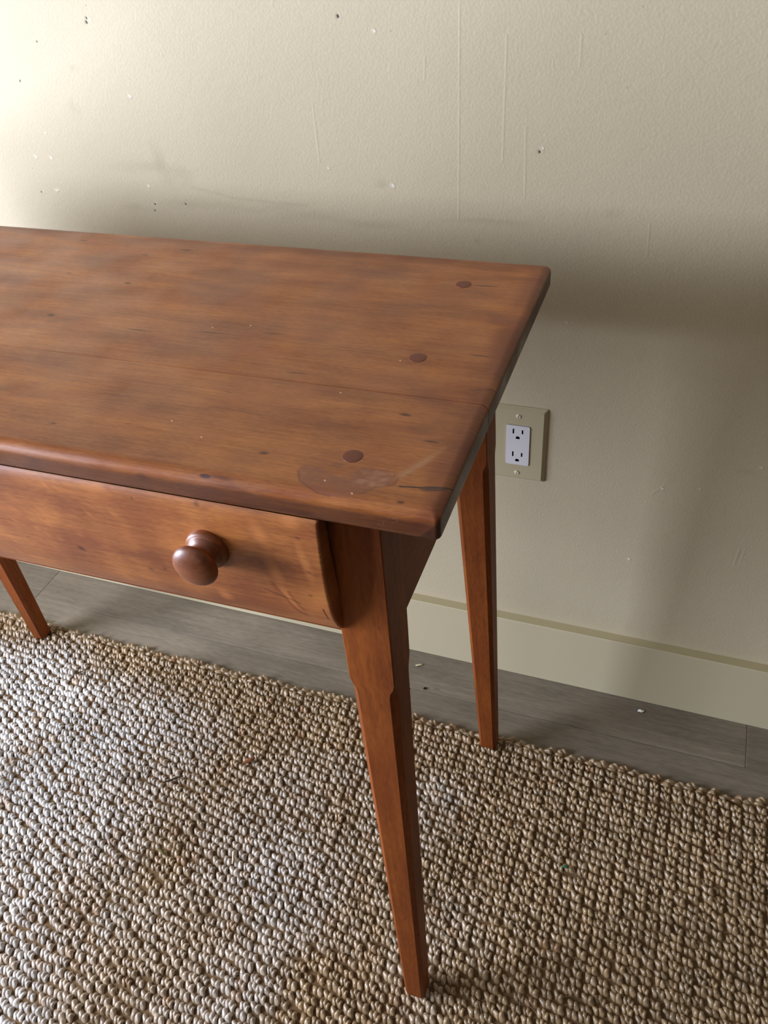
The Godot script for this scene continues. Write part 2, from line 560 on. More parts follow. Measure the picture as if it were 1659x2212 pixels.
# ---------------------------------------------------------------- the room
func build_room() -> void:
	# back wall: a thick slab whose front face carries the painted, dented surface where the photograph shows it
	var wall := Surf.new()
	bar_into(wall, Vector3(-1.85, -0.1, -0.15), Vector3(4.65, 2.6, -0.0004), 0.0, 0, Vector2.ZERO)
	var wm := wall.mesh()
	struct("wall_back", wm, paint)
	var face := Surf.new()
	var x0 := -1.0
	var x1 := 0.7
	var y0 := 0.1
	var y1 := 1.3
	var a := face.point(Vector3(x0, y0, 0), Vector2(0, 1))
	var bb := face.point(Vector3(x1, y0, 0), Vector2(1, 1))
	var c := face.point(Vector3(x1, y1, 0), Vector2(1, 0))
	var d := face.point(Vector3(x0, y1, 0), Vector2(0, 0))
	face.quad(a, bb, c, d)
	for side in [[a, d], [d, c], [c, bb], [bb, a]]:
		var p := face.v[side[0]]
		var q := face.v[side[1]]
		face.quad(face.point(p, Vector2.ZERO), face.point(q, Vector2.ZERO), face.point(q - Vector3(0, 0, 0.0004), Vector2.ZERO), face.point(p - Vector3(0, 0, 0.0004), Vector2.ZERO))
	part("paint_coat", face.mesh(), wall_paint(x0, x1, y0, y1), get_node("wall_back"))
	# other walls and ceiling
	var plain := flat(Color8(198, 185, 155), 0.65, 0.4)
	var panel := flat(Color8(84, 66, 52), 0.6, 0.4)
	var lw := Surf.new()       # left wall with its window opening: z 0.68..1.68, y 0.51..1.41
	for q in [[-0.1, 0.51, 0.0, 4.2], [1.41, 2.6, 0.0, 4.2], [0.51, 1.41, 0.0, 0.68], [0.51, 1.41, 1.68, 4.2]]:
		bar_into(lw, Vector3(-1.85, q[0], q[2]), Vector3(-1.7, q[1], q[3]), 0.0, 1, Vector2.ZERO)
	struct("wall_left", lw.mesh(), plain)
	struct("wall_right", bar(Vector3(4.5, -0.1, 0), Vector3(4.65, 2.6, 4.2), 0.0, 1, Vector2.ZERO).mesh(), panel)
	var fw := Surf.new()       # front wall with the window added for the fill light: x -1.25..0.05, y 0.9..2.1
	for q in [[-0.1, 0.9, -1.85, 4.65], [2.1, 2.6, -1.85, 4.65], [0.9, 2.1, -1.85, -1.25], [0.9, 2.1, 0.05, 4.65]]:
		bar_into(fw, Vector3(q[2], q[0], 4.2), Vector3(q[3], q[1], 4.35), 0.0, 1, Vector2.ZERO)
	struct("wall_front", fw.mesh(), panel)
	struct("ceiling", bar(Vector3(-1.85, 2.45, 0), Vector3(4.65, 2.6, 4.2), 0.0, 0, Vector2.ZERO).mesh(), flat(Color8(196, 190, 176), 0.8))
	window_unit("window_1", Vector3(-1.775, 0.96, 1.18), PI / 2, 1.0, 0.9)
	window_unit("added_window_2", Vector3(-0.6, 1.5, 4.275), 0.0, 1.3, 1.2)  # added window, holds the warm fill light
	# skirting
	var board := Surf.new()
	bar_into(board, Vector3(-1.7, 0.0, 0.0), Vector3(4.5, 0.1339, 0.0162), 0.0012, 0, Vector2.ZERO)
	struct("baseboard_back", board.mesh(), flat(Color8(199, 187, 154), 0.55, 0.45))
	part("dusty_ledge", bar(Vector3(-1.7, 0.1335, 0.0), Vector3(4.5, 0.1341, 0.0156), 0.0, 0, Vector2.ZERO).mesh(), flat(Color8(178, 166, 130), 0.85, 0.2), get_node("baseboard_back"))
	build_floor()


func window_unit(called: String, at: Vector3, turn: float, w: float, h: float) -> void:
	var white := flat(Color8(232, 230, 222), 0.5)
	var f := Surf.new()
	for q in [[-w / 2, -h / 2, w / 2, -h / 2 + 0.05], [-w / 2, h / 2 - 0.05, w / 2, h / 2], [-w / 2, -h / 2 + 0.05, -w / 2 + 0.05, h / 2 - 0.05], [w / 2 - 0.05, -h / 2 + 0.05, w / 2, h / 2 - 0.05]]:
		bar_into(f, Vector3(q[0], q[1], -0.03), Vector3(q[2], q[3], 0.03), 0.003, 0, Vector2.ZERO)
	var o := struct(called, f.mesh(), white, at)
	o.rotation.y = turn
	var glass := StandardMaterial3D.new()
	glass.transparency = BaseMaterial3D.TRANSPARENCY_ALPHA
	glass.albedo_color = Color(0.95, 0.98, 0.97, 0.06)
	glass.roughness = 0.02
	part("pane", bar(Vector3(-w / 2 + 0.05, -h / 2 + 0.05, -0.003), Vector3(w / 2 - 0.05, h / 2 - 0.05, 0.003), 0.0, 0, Vector2.ZERO).mesh(), glass, o)


func wall_paint(x0: float, x1: float, y0: float, y1: float) -> StandardMaterial3D:
	var w := 2048
	var h := 1446
	var b := PackedByteArray()
	b.resize(w * h * 3)
	var cloud := noise_map(91, 0.012, 256, 180, w, h, 3)
	var grain := noise_map(92, 0.33, w / 2, h / 2, w, h, 2)
	for i in w * h:
		var t := (cloud[i] - 128) * 0.045 + (grain[i] - 128) * 0.02
		b[i * 3] = int(198 + t)
		b[i * 3 + 1] = int(185 + t)
		b[i * 3 + 2] = int(155 + t * 0.9)
	var px := func(x: float, y: float) -> Vector2: return Vector2((x - x0) / (x1 - x0) * w, (y1 - y) / (y1 - y0) * h)
	var rng := RandomNumberGenerator.new()
	rng.seed = 8
	# relief: roller stipple, long seams, dents
	var stip := noise_map(93, 0.19, w, h, w, h, 2)
	var lumps := noise_map(94, 0.05, w / 2, h, w, h, 2)
	var r := PackedByteArray()
	r.resize(w * h * 3)
	for i in w * h:
		var q := int(clampf(128 + (stip[i] - 128) * 0.24 + (lumps[i] - 128) * 0.22, 0, 255))
		r[i * 3] = q
		r[i * 3 + 1] = q
		r[i * 3 + 2] = q
	# vertical seams and drips in the paint
	for q in [[-0.0775, 1.06, -0.083, 0.80], [-0.0275, 1.0, -0.030, 0.87], [-0.0045, 0.91, -0.003, 0.83], [-0.259, 0.93, -0.259, 0.86], [0.14, 0.81, 0.142, 0.77], [0.318, 0.36, 0.316, 0.33], [0.325, 0.36, 0.323, 0.325], [-0.118, 0.98, -0.12, 0.955], [0.05, 1.0, 0.05, 0.97]]:
		stroke(r, w, h, [px.call(q[0], q[1]), px.call(q[2], q[3])], 2.2, Color8(215, 215, 215), 0.35)
	for j in 240:
		var p: Vector2 = px.call(rng.randf_range(-0.8, 0.5), rng.randf_range(0.15, 1.1))
		stain(r, w, h, p, Vector2(rng.randf_range(1, 2), rng.randf_range(3, 9)), rng.randf_range(-0.3, 0.3), Color8(190, 190, 190), rng.randf_range(0.2, 0.7), 0.8)
	# nail holes and chips
	for q in [[-0.548, 1.016, 2.6], [-0.5465, 1.0205, 2.0], [-0.2169, 1.0194, 2.6], [-0.6757, 0.9489, 1.8], [-0.63, 0.995, 1.6], [-0.5127, 0.7961, 1.8], [-0.5155, 0.787, 1.6], [-0.464, 0.7988, 1.8], [-0.70, 0.803, 1.6], [0.0115, 0.884, 2.2]]:
		stain(b, w, h, px.call(q[0], q[1]), Vector2(q[2], q[2] * 1.4) * 0.85, -0.3, Color8(52, 46, 38), 0.95, 0.5)
		stain(r, w, h, px.call(q[0], q[1]), Vector2(q[2] * 1.4, q[2] * 2.0), 0.0, Color8(30, 30, 30), 0.9, 0.6)
	for q in [[-0.1753, 1.0048, 3.0], [-0.5114, 0.933, 3.2], [-0.6896, 0.8525, 3.6], [-0.6642, 0.8517, 3.6], [-0.516, 0.8203, 3.0], [-0.673, 0.8065, 3.0], [-0.669, 0.8075, 2.4], [-0.6605, 0.8846, 2.4], [-0.541, 1.0185, 2.6], [0.015, 0.888, 2.6], [-0.5105, 0.798, 2.0], [0.1719, 0.3013, 4.0], [-0.1654, 0.8381, 4.0], [0.2016, 0.4416, 3.4], [0.3183, 0.4993, 3.0], [0.385, 0.502, 3.0], [0.0552, 0.6786, 2.4], [0.25, 0.45, 2.4], [-0.248, 0.855, 2.2]]:
		stain(b, w, h, px.call(q[0], q[1]), Vector2(q[2] * 0.7, q[2]), -0.5, Color8(238, 236, 222), 0.85, 0.5)
		stain(r, w, h, px.call(q[0], q[1]), Vector2(q[2] * 1.3, q[2] * 1.8), -0.5, Color8(235, 235, 235), 0.9, 0.7)
	stroke(r, w, h, [px.call(0.19, 0.43), px.call(0.205, 0.45)], 3.0, Color8(225, 225, 225), 0.5)
	stroke(r, w, h, [px.call(0.318, 0.355), px.call(0.316, 0.325)], 3.0, Color8(225, 225, 225), 0.6)
	# scuffs, and soft darker smudges above the tabletop
	for q in [[-0.49, 0.86, 0.012, 0.03], [-0.50, 0.845, 0.05, 0.01], [-0.44, 0.80, 0.06, 0.012], [-0.35, 0.80, 0.09, 0.01], [-0.47, 0.83, 0.02, 0.02], [-0.25, 0.79, 0.08, 0.01], [-0.06, 0.80, 0.06, 0.006], [-0.06, 0.776, 0.006, 0.006], [0.1, 0.82, 0.01, 0.01], [-0.60, 0.92, 0.006, 0.018], [-0.585, 0.965, 0.006, 0.006], [0.30, 0.49, 0.012, 0.006], [-0.18, 0.84, 0.012, 0.008], [-0.54, 0.79, 0.02, 0.008]]:
		for j in 7:
			stain(b, w, h, px.call(q[0] + rng.randf_range(-q[2], q[2]), q[1] + rng.randf_range(-q[3], q[3]) * 0.5), Vector2(q[2], q[3]) * (w / (x1 - x0)) * rng.randf_range(0.4, 0.9), rng.randf_range(-0.15, 0.1), Color8(158, 150, 124), 0.06, 0.9)
	stroke(b, w, h, [px.call(-0.45, 0.822), px.call(-0.42, 0.817), px.call(-0.39, 0.811), px.call(-0.33, 0.808), px.call(-0.28, 0.807)], 3.5, Color8(160, 154, 132), 0.07)
	for j in 90:
		stain(b, w, h, px.call(rng.randf_range(-0.8, 0.5), rng.randf_range(0.15, 1.1)), Vector2.ONE * rng.randf_range(0.8, 2.0), 0.0, Color8(140, 130, 104), rng.randf_range(0.15, 0.5), 0.6)
	var m := StandardMaterial3D.new()
	m.albedo_texture = tex(picture(w, h, b))
	m.roughness = 0.62
	m.metallic_specular = 0.4
	m.heightmap_enabled = false
	var nm := picture(w, h, r)
	nm.convert(Image.FORMAT_RGBA8)
	nm.bump_map_to_normal_map(3.0)
	m.normal_enabled = true
	m.normal_texture = tex(nm)
	m.normal_scale = 0.3
	return m


func build_floor() -> void:
	var w := 1024
	var h := 512
	var fl := struct("floor", bar(Vector3(-1.85, -0.12, -0.15), Vector3(4.65, -0.004, 4.35), 0.0, 0, Vector2.ZERO).mesh(), flat(Color8(40, 36, 32), 0.9))
	var b := wood_bytes(w, h, 71, Color8(98, 89, 75), Color8(142, 130, 112), Color8(118, 105, 89), true, 0.001)
	var rng := RandomNumberGenerator.new()
	rng.seed = 12
	for j in 46:
		stain(b, w, h, Vector2(rng.randf_range(20, w - 20), rng.randf_range(8, h - 8)), Vector2(rng.randf_range(8, 40), rng.randf_range(1, 2.4)), rng.randf_range(-0.08, 0.08), Color8(104, 94, 82), rng.randf_range(0.2, 0.5), 0.8)
	for j in 14:
		stain(b, w, h, Vector2(rng.randf_range(20, w - 20), rng.randf_range(8, h - 8)), Vector2(rng.randf_range(3, 7), rng.randf_range(2, 4)), 0.0, Color8(92, 82, 70), 0.5, 0.8)
	var m := StandardMaterial3D.new()
	m.albedo_texture = tex(picture(w, h, b))
	m.roughness = 0.5
	m.metallic_specular = 0.4
	var long := 1.357
	var wide := 0.18
	var meshes := []
	for k in 4:
		var off := Vector2(0.23 * k, 0.25 * k)
		var s := slab(Vector3(0.0002, -0.004, 0.0002), Vector3(long - 0.0002, 0.0, wide - 0.0002), [0.0005, 0.0005, 0.0005, 0.0005], 0.0004, [0.0008, 0.0008, 0.0008, 0.0008], func(p: Vector3) -> Vector2: return Vector2(p.x / 1.36, p.z / 0.72) + off, 1)
		meshes.append(s.mesh())
	for row in 24:
		var z := -0.081 + row * wide
		var x: float = 0.395 - [0.0, 0.55, 0.21, 0.8, 0.37][row % 5]
		while x > -1.85:
			x -= long
		while x < 4.5:
			part("plank", meshes[rng.randi() % 4], m, fl, Vector3(x, 0, z))
			x += long


# ---------------------------------------------------------------- the rug
func build_rug() -> void:
	var rug := thing("rug", "tan looped jute rug under the wooden table, worn, with window light painted pale at the left", "rug", Vector3(-0.3, 0.0, 0.7))
	var x0 := -1.3
	var x1 := 1.15
	var z0 := -0.547
	var z1 := 0.6
	part("backing", slab(Vector3(x0, 0.0005, z0 + 0.006), Vector3(x1, 0.006, z1), [0.002, 0.002, 0.002, 0.002], 0.001, [0.01, 0.01, 0.01, 0.01], func(p: Vector3) -> Vector2: return Vector2(p.x, p.z), 2).mesh(), flat(Color8(104, 82, 58), 0.95, 0.1), rug)
	# strands: fibre streaks along the yarn
	var fb := noise_map(301, 0.2, 16, 128, 128, 128, 3, true)
	var b := PackedByteArray()
	b.resize(128 * 128 * 3)
	for i in 128 * 128:
		var t := 232 + (fb[i] - 128) * 0.9 - 12
		b[i * 3] = int(clampf(t, 0, 255))
		b[i * 3 + 1] = int(clampf(t, 0, 255))
		b[i * 3 + 2] = int(clampf(t - 3, 0, 255))
	var m := StandardMaterial3D.new()
	m.albedo_texture = tex(picture(128, 128, b))
	m.vertex_color_use_as_albedo = true
	m.roughness = 0.42
	m.metallic_specular = 0.7
	var rng := RandomNumberGenerator.new()
	rng.seed = 77
	var patch := FastNoiseLite.new()
	patch.seed = 9
	patch.frequency = 6.0
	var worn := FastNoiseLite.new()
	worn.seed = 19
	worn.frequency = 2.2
	var lots := [[], [], []]
	var px := 0.0166
	var pz := 0.0124
	var cols := int((x1 - x0) / px)
	var rows := int((z1 - z0) / pz)
	for i in cols:
		var drift := rng.randf_range(-0.004, 0.004)
		var walk := 0.0
		for j in rows:
			walk = clampf(walk + rng.randf_range(-0.001, 0.001), -0.003, 0.003)
			var at := Vector3(x0 + (i + 0.5) * px + rng.randf_range(-0.0016, 0.0016), 0.0, z0 + 0.004 + (j + 0.5) * pz + drift + walk + rng.randf_range(-0.0016, 0.0016))
			at.x += sin(at.z * 9.0 + i * 0.2) * 0.0015
			var turn := rng.randf_range(-0.22, 0.22)
			var size := rng.randf_range(0.9, 1.14)
			var tall := rng.randf_range(0.85, 1.2)
			if j == 0:
				turn += 0.9
				size *= 1.12
			var basis := Basis(Vector3.UP, turn) * Basis(Vector3.RIGHT, rng.randf_range(-0.15, 0.15)) * Basis.from_scale(Vector3(size * 0.83, tall * 0.92, size * 0.8))
			var n := patch.get_noise_2d(at.x, at.z) * 0.5 + 0.5
			var wear_and_light := clampf(0.3 - at.x * 1.05 + worn.get_noise_2d(at.x * 1.3, at.z) * 0.7 - smoothstep(0.13, 0.02, at.z - z0 + patch.get_noise_2d(at.x * 0.7 + 9.0, at.z) * 0.05) * 0.9, 0.0, 1.0)  # random wear, unworn back edge, and window light painted paler to the left
			var jute_brown := Color(0.43, 0.285, 0.145)
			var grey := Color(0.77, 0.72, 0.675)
			var c := jute_brown.lerp(grey, wear_and_light) * (0.78 + 0.3 * n + rng.randf_range(-0.16, 0.16))
			if rng.randf() < 0.06:
				c = c * Color(0.88, 0.76, 0.65)
			c.a = 1.0
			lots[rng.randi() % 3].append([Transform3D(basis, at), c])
	for k in 3:
		var mm := MultiMesh.new()
		mm.transform_format = MultiMesh.TRANSFORM_3D
		mm.use_colors = true
		mm.mesh = nub(k)
		mm.instance_count = lots[k].size()
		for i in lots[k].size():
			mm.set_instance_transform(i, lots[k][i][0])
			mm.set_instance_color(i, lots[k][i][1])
		var o := MultiMeshInstance3D.new()
		o.name = ["pile", "pile_001", "pile_002"][k]
		o.multimesh = mm
		o.material_override = m
		o.set_meta("kind", "stuff")
		rug.add_child(o, true)
	# loose fibres standing off the pile
	var fs := Surf.new()
	var frows := []
	var fuv := []
	for k in 7:
		var t := k / 6.0 - 0.5
		var row := PackedVector3Array()
		var tt := PackedVector2Array()
		for q in 5:
			var a := TAU * q / 4
			row.append(Vector3(t, 0.16 * (0.25 - t * t) + cos(a) * 0.012, 0.22 * t * t + sin(a) * 0.012))
			tt.append(Vector2(0.5, 0.5))
		frows.append(row)
		fuv.append(tt)
	fs.sheet(frows, fuv)
	var fm := MultiMesh.new()
	fm.transform_format = MultiMesh.TRANSFORM_3D
	fm.use_colors = true
	fm.mesh = fs.mesh()
	fm.instance_count = 2600
	for i in 2600:
		var l := rng.randf_range(0.007, 0.022)
		fm.set_instance_transform(i, Transform3D(Basis.from_euler(Vector3(rng.randf_range(-0.5, 0.5), rng.randf_range(0, TAU), rng.randf_range(-0.25, 0.25))) * Basis.from_scale(Vector3.ONE * l), Vector3(rng.randf_range(x0, x1), rng.randf_range(0.0105, 0.0135), rng.randf_range(z0, z1))))
		fm.set_instance_color(i, Color(0.62, 0.5, 0.36) * rng.randf_range(0.5, 1.25))
	var fo := MultiMeshInstance3D.new()
	fo.name = "loose_fibres"
	fo.multimesh = fm
	fo.material_override = m
	fo.set_meta("kind", "stuff")
	rug.add_child(fo, true)


# one knot of the weave: two (or three) plies of yarn arching side by side
func nub(kind: int) -> ArrayMesh:
	var s := Surf.new()
	var plies: Array = [[[-0.0042, 0.0020, 0.0043, 0.0], [0.0042, 0.0022, 0.0044, 0.0012]], [[-0.0040, 0.0030, 0.0041, -0.001], [0.0044, 0.0014, 0.0047, 0.001]], [[-0.0053, 0.0024, 0.0035, 0.001], [0.0004, 0.0026, 0.0039, -0.001], [0.0057, 0.0018, 0.0034, 0.0012]]][kind]
	for p in plies:
		var rows := []
		var uvs := []
		var n := 12
		for k in 11:
			var t := k / 5.0 - 1.0
			var r: float = p[2] * (1.0 - 0.5 * t * t * t * t)
			var c := Vector3(p[0] + p[1] * t, 0.0030 + 0.0058 * (1.0 - t * t), p[3] + t * 0.0082)
			var row := PackedVector3Array()
			var tt := PackedVector2Array()
			for q in n + 1:
				var a := TAU * q / n
				var rr := r * (1.0 + 0.17 * cos(2.0 * a - 3.4 * t + kind + p[0] * 300.0))     # two strands twisted together
				row.append(c + Vector3(cos(a) * rr, sin(a) * rr * 0.95, 0.0))
				tt.append(Vector2(t * 0.35 + q * 0.04 + kind * 0.3, q / float(n) * 2.0 + t * 0.5))
			rows.append(row)
			uvs.append(tt)
		s.sheet(rows, uvs)
	return s.mesh()


# ---------------------------------------------------------------- the table
func build_table() -> void:
	var t := thing("writing_table", "reddish-brown wooden table with one wide drawer and tapered legs standing on the jute rug", "table", Vector3(0.0623, 0.012, 0.1699), 0.010277)
	var map_top := func(p: Vector3) -> Vector2:
		var z := p.z
		var x := p.x
		if p.z > TOP_D - 0.012:
			z += TOP_H - p.y
		if p.x > -0.0085:
			x += TOP_H - p.y
		return Vector2((x + 1.0) / 1.03, (z + 0.04) / 0.49)
	part("tabletop_board", slab(Vector3(-TOP_L, TOP_B, 0.0), Vector3(0.0, TOP_H, JOINT - 0.0001), [0.007, 0.0003, 0.007, 0.007], 0.006, [0.0006, 0.004, 0.004, 0.0006], map_top).mesh(), wood_top, t)
	part("tabletop_board", slab(Vector3(-TOP_L, TOP_B, JOINT + 0.0001), Vector3(0.0, TOP_H, TOP_D), [0.007, 0.009, 0.007, 0.0003], 0.006, [0.004, 0.0006, 0.0006, 0.004], map_top).mesh(), wood_top, t)
	for q in [[-0.0749, 0.0606], [-0.0766, 0.2044], [-0.0808, 0.3511]]:
		var prof := PackedVector2Array([Vector2(0.0078, -0.004), Vector2(0.0078, 0.0000), Vector2(0.0074, 0.0003), Vector2(0.004, 0.0004), Vector2(0.0, 0.0004)])
		var o := part("wooden_peg", lathe(prof, 24, 20.0).mesh(), peg_mat, t, Vector3(q[0], TOP_H, q[1]))
		o.rotation.x = -PI / 2
	# legs: [outer x, outward x, outer-or-front z, outward z]
	for q in [[LEG_R, 1.0, LEG_F, 1.0, 0], [LEG_R, 1.0, LEG_B - 0.0434, -1.0, 1], [LEG_L, -1.0, LEG_F, 1.0, 2], [LEG_L, -1.0, LEG_B - 0.0434, -1.0, 3]]:
		part("leg", leg(q[0], q[1], q[2], q[3], q[4]).mesh(), wood_frame, t)
	# aprons
	var gap := 0.0434
	part("side_apron", splayed_apron(LEG_R - 0.001, 1.0, 0).mesh(), wood_frame, t)
	part("side_apron", splayed_apron(LEG_L + 0.001, -1.0, 1).mesh(), wood_frame, t)
	part("back_apron", bar(Vector3(LEG_L + gap - 0.004, APR_B, LEG_B - gap + 0.002), Vector3(LEG_R - gap + 0.004, TOP_B, LEG_B - gap + 0.022), 0.001, 0, Vector2(0.3, 0.2)).mesh(), wood_frame, t)
	part("drawer_rail", bar(Vector3(LEG_L + gap - 0.003, APR_B - 0.0005, 0.33), Vector3(LEG_R - gap + 0.003, APR_B + 0.0165, 0.3772), 0.0012, 0, Vector2(0.1, 0.55)).mesh(), wood_frame, t)
	build_drawer(t)


func leg(ox: float, ex: float, oz: float, ez: float, kind: int) -> Surf:
	# ox / oz are the outer faces at the underside of the top; the leg splays outwards and its inner faces taper below the apron
	var s := Surf.new()
	var ys := [0.0, 0.0015, 0.15, 0.3, 0.45, 0.575, 0.585, 0.592, 0.598, 0.603, 0.606, APR_B + 0.006, TOP_B]
	var ring := func(y: float) -> PackedVector3Array:
		var k := TOP_H - y
		var f := clampf((APR_B - y) / APR_B, 0.0, 1.0)
		var w := lerpf(0.0434, 0.0262, f)
		var ch := 0.0009
		if y < 0.603:
			ch = lerpf(0.0009, 0.0062 - 0.0022 * f, smoothstep(0.603, 0.588, y))
		var foot := 0.001 if y <= 0.0 else 0.0
		var xo := ox + ex * 0.0115 * k - ex * foot
		var zo := oz + ez * 0.0382 * k - ez * foot
		var xi := ox + ex * 0.0115 * k - ex * (w - foot)
		var zi := oz + ez * 0.0382 * k - ez * (w - foot)
		var xa := minf(xo, xi)
		var xb := maxf(xo, xi)
		var za := minf(zo, zi)
		var zb := maxf(zo, zi)
		# seen from above, anticlockwise starting on the front face
		return PackedVector3Array([Vector3(xa + ch, y, zb), Vector3(xb - ch, y, zb), Vector3(xb, y, zb - ch), Vector3(xb, y, za + ch), Vector3(xb - ch, y, za), Vector3(xa + ch, y, za), Vector3(xa, y, za + ch), Vector3(xa, y, zb - ch)])
	var rings := []
	for y in ys:
		rings.append(ring.call(y))
	for side in 8:
		var rows := []
		var uvs := []
		for r in rings.size():
			var a: Vector3 = rings[r][side]
			var b: Vector3 = rings[r][(side + 1) % 8]
			rows.append(PackedVector3Array([a, b]))
			var u: float = ys[r] * 1.1 + kind * 0.37
			var v := side * 0.11 + kind * 0.23
			uvs.append(PackedVector2Array([Vector2(u, v), Vector2(u, v + a.distance_to(b) * 3.6)]))
		s.sheet(rows, uvs)
	var flatuv := PackedVector2Array()
	flatuv.resize(8)
	s.fan(rings[-1], flatuv)
	s.fan(rings[0], flatuv, true)
	return s


func splayed_apron(ox: float, ex: float, kind: int) -> Surf:
	var s := bar(Vector3(-0.02, APR_B, LEG_B - 0.012), Vector3(0.0, TOP_B, LEG_F - 0.03), 0.001, 2, Vector2(0.4 + kind * 0.3, 0.3))
	for k in s.v.size():
		var p := s.v[k]
		p.x = ox + ex * (p.x + 0.0115 * (TOP_H - p.y))
		s.v[k] = p
	if ex < 0:
		for k in range(0, s.idx.size(), 3):
			var c := s.idx[k + 1]
			s.idx[k + 1] = s.idx[k + 2]
			s.idx[k + 2] = c
	return s


func build_drawer(t: Node3D) -> void:
	# the lipped drawer front: its profile bellies out and is rounded to the back at the bottom edge
	var prof := [[0.6597, 0.3785], [0.6612, 0.3818], [0.6656, 0.3862], [0.6728, 0.3905], [0.6845, 0.3953], [0.6962, 0.3985], [0.7061, 0.4001], [0.7177, 0.4013], [0.7336, 0.4020], [0.7483, 0.4021], [0.7643, 0.4017], [0.7824, 0.4008], [0.7900, 0.4000], [0.7925, 0.3975]]
	var x0 := LEG_L + 0.038
	var x1 := -0.0924
	var s := Surf.new()
	var rows := []
	var uvs := []
	var ux := func(x: float, y: float) -> Vector2: return Vector2((x + 0.95) / 0.9, (0.83 - y) / 0.225)
	var steps := [[0.0, -0.0024], [0.0002, -0.0014], [0.0006, -0.0006], [0.0014, -0.0002], [0.0024, 0.0]]
	for p in prof:
		var zb := lerpf(0.3785, 0.3895, clampf((p[0] - 0.664) / 0.13, 0.0, 1.0))
		var row := PackedVector3Array()
		var tt := PackedVector2Array()
		var add := func(x: float, dz: float) -> void:
			row.append(Vector3(x, p[0], maxf(p[1] + dz, minf(zb, p[1]))))
			tt.append(ux.call(x, p[0]))
		add.call(x0, zb - p[1])
		for q in steps:
			add.call(x0 + q[0], q[1])
		for k in range(1, 12):
			add.call(lerpf(x0 + 0.0024, x1 - 0.0024, k / 12.0), 0.0)
		for q in range(4, -1, -1):
			add.call(x1 - steps[q][0], steps[q][1])
		add.call(x1, zb - p[1])
		rows.append(row)
		uvs.append(tt)
	s.sheet(rows, uvs)
	var back := PackedVector3Array([Vector3(x1, 0.6597, 0.3785), Vector3(x0, 0.6597, 0.3785), Vector3(x0, 0.7925, 0.3893), Vector3(x1, 0.7925, 0.3893)])
	var buv := PackedVector2Array()
	for p in back:
		buv.append(ux.call(p.x, p.y))
	s.fan(back, buv)
	# the box of the drawer behind its front
	for q in [[Vector3(x0 + 0.012, 0.6705, 0.05), Vector3(x1 - 0.012, 0.678, 0.388)], [Vector3(x0 + 0.012, 0.678, 0.05), Vector3(x0 + 0.022, 0.785, 0.388)], [Vector3(x1 - 0.022, 0.678, 0.05), Vector3(x1 - 0.012, 0.785, 0.388)], [Vector3(x0 + 0.012, 0.678, 0.05), Vector3(x1 - 0.012, 0.785, 0.06)]]:
		bar_into(s, q[0], q[1], 0.001, 0, Vector2(0.2, 0.4))
	var drawer := part("drawer", s.mesh(), wood_drawer, t)
	var kp := PackedVector2Array([Vector2(0.0195, -0.002), Vector2(0.0195, 0.002), Vector2(0.0192, 0.0042), Vector2(0.0180, 0.0056), Vector2(0.0166, 0.0058), Vector2(0.0160, 0.0066), Vector2(0.0152, 0.0082), Vector2(0.0134, 0.0096), Vector2(0.0122, 0.0112), Vector2(0.0119, 0.0130), Vector2(0.0126, 0.0148), Vector2(0.0148, 0.0164), Vector2(0.0176, 0.0178), Vector2(0.0196, 0.0196), Vector2(0.0204, 0.0216), Vector2(0.0202, 0.0236), Vector2(0.0190, 0.0256), Vector2(0.0164, 0.0276), Vector2(0.0124, 0.0292), Vector2(0.0076, 0.0302), Vector2(0.0034, 0.0306), Vector2(0.0, 0.0307)])
	for x in [-0.1900, -0.798]:
		part("knob", lathe(kp, 48, 4.0).mesh(), wood_knob, drawer, Vector3(x, 0.7475, 0.4019)).scale = Vector3(0.93, 0.93, 0.96)


# ---------------------------------------------------------------- the outlet
func round_rect(w: float, h: float, r: float, z: float) -> PackedVector3Array:
	var out := PackedVector3Array()
	for c in [[w / 2 - r, h / 2 - r, 0.0], [-w / 2 + r, h / 2 - r, PI / 2], [-w / 2 + r, -h / 2 + r, PI], [w / 2 - r, -h / 2 + r, -PI / 2]]:
		for k in 5:
			var a: float = c[2] + PI / 2 * k / 4
			out.append(Vector3(c[0] + r * cos(a), c[1] + r * sin(a), z))
	return out


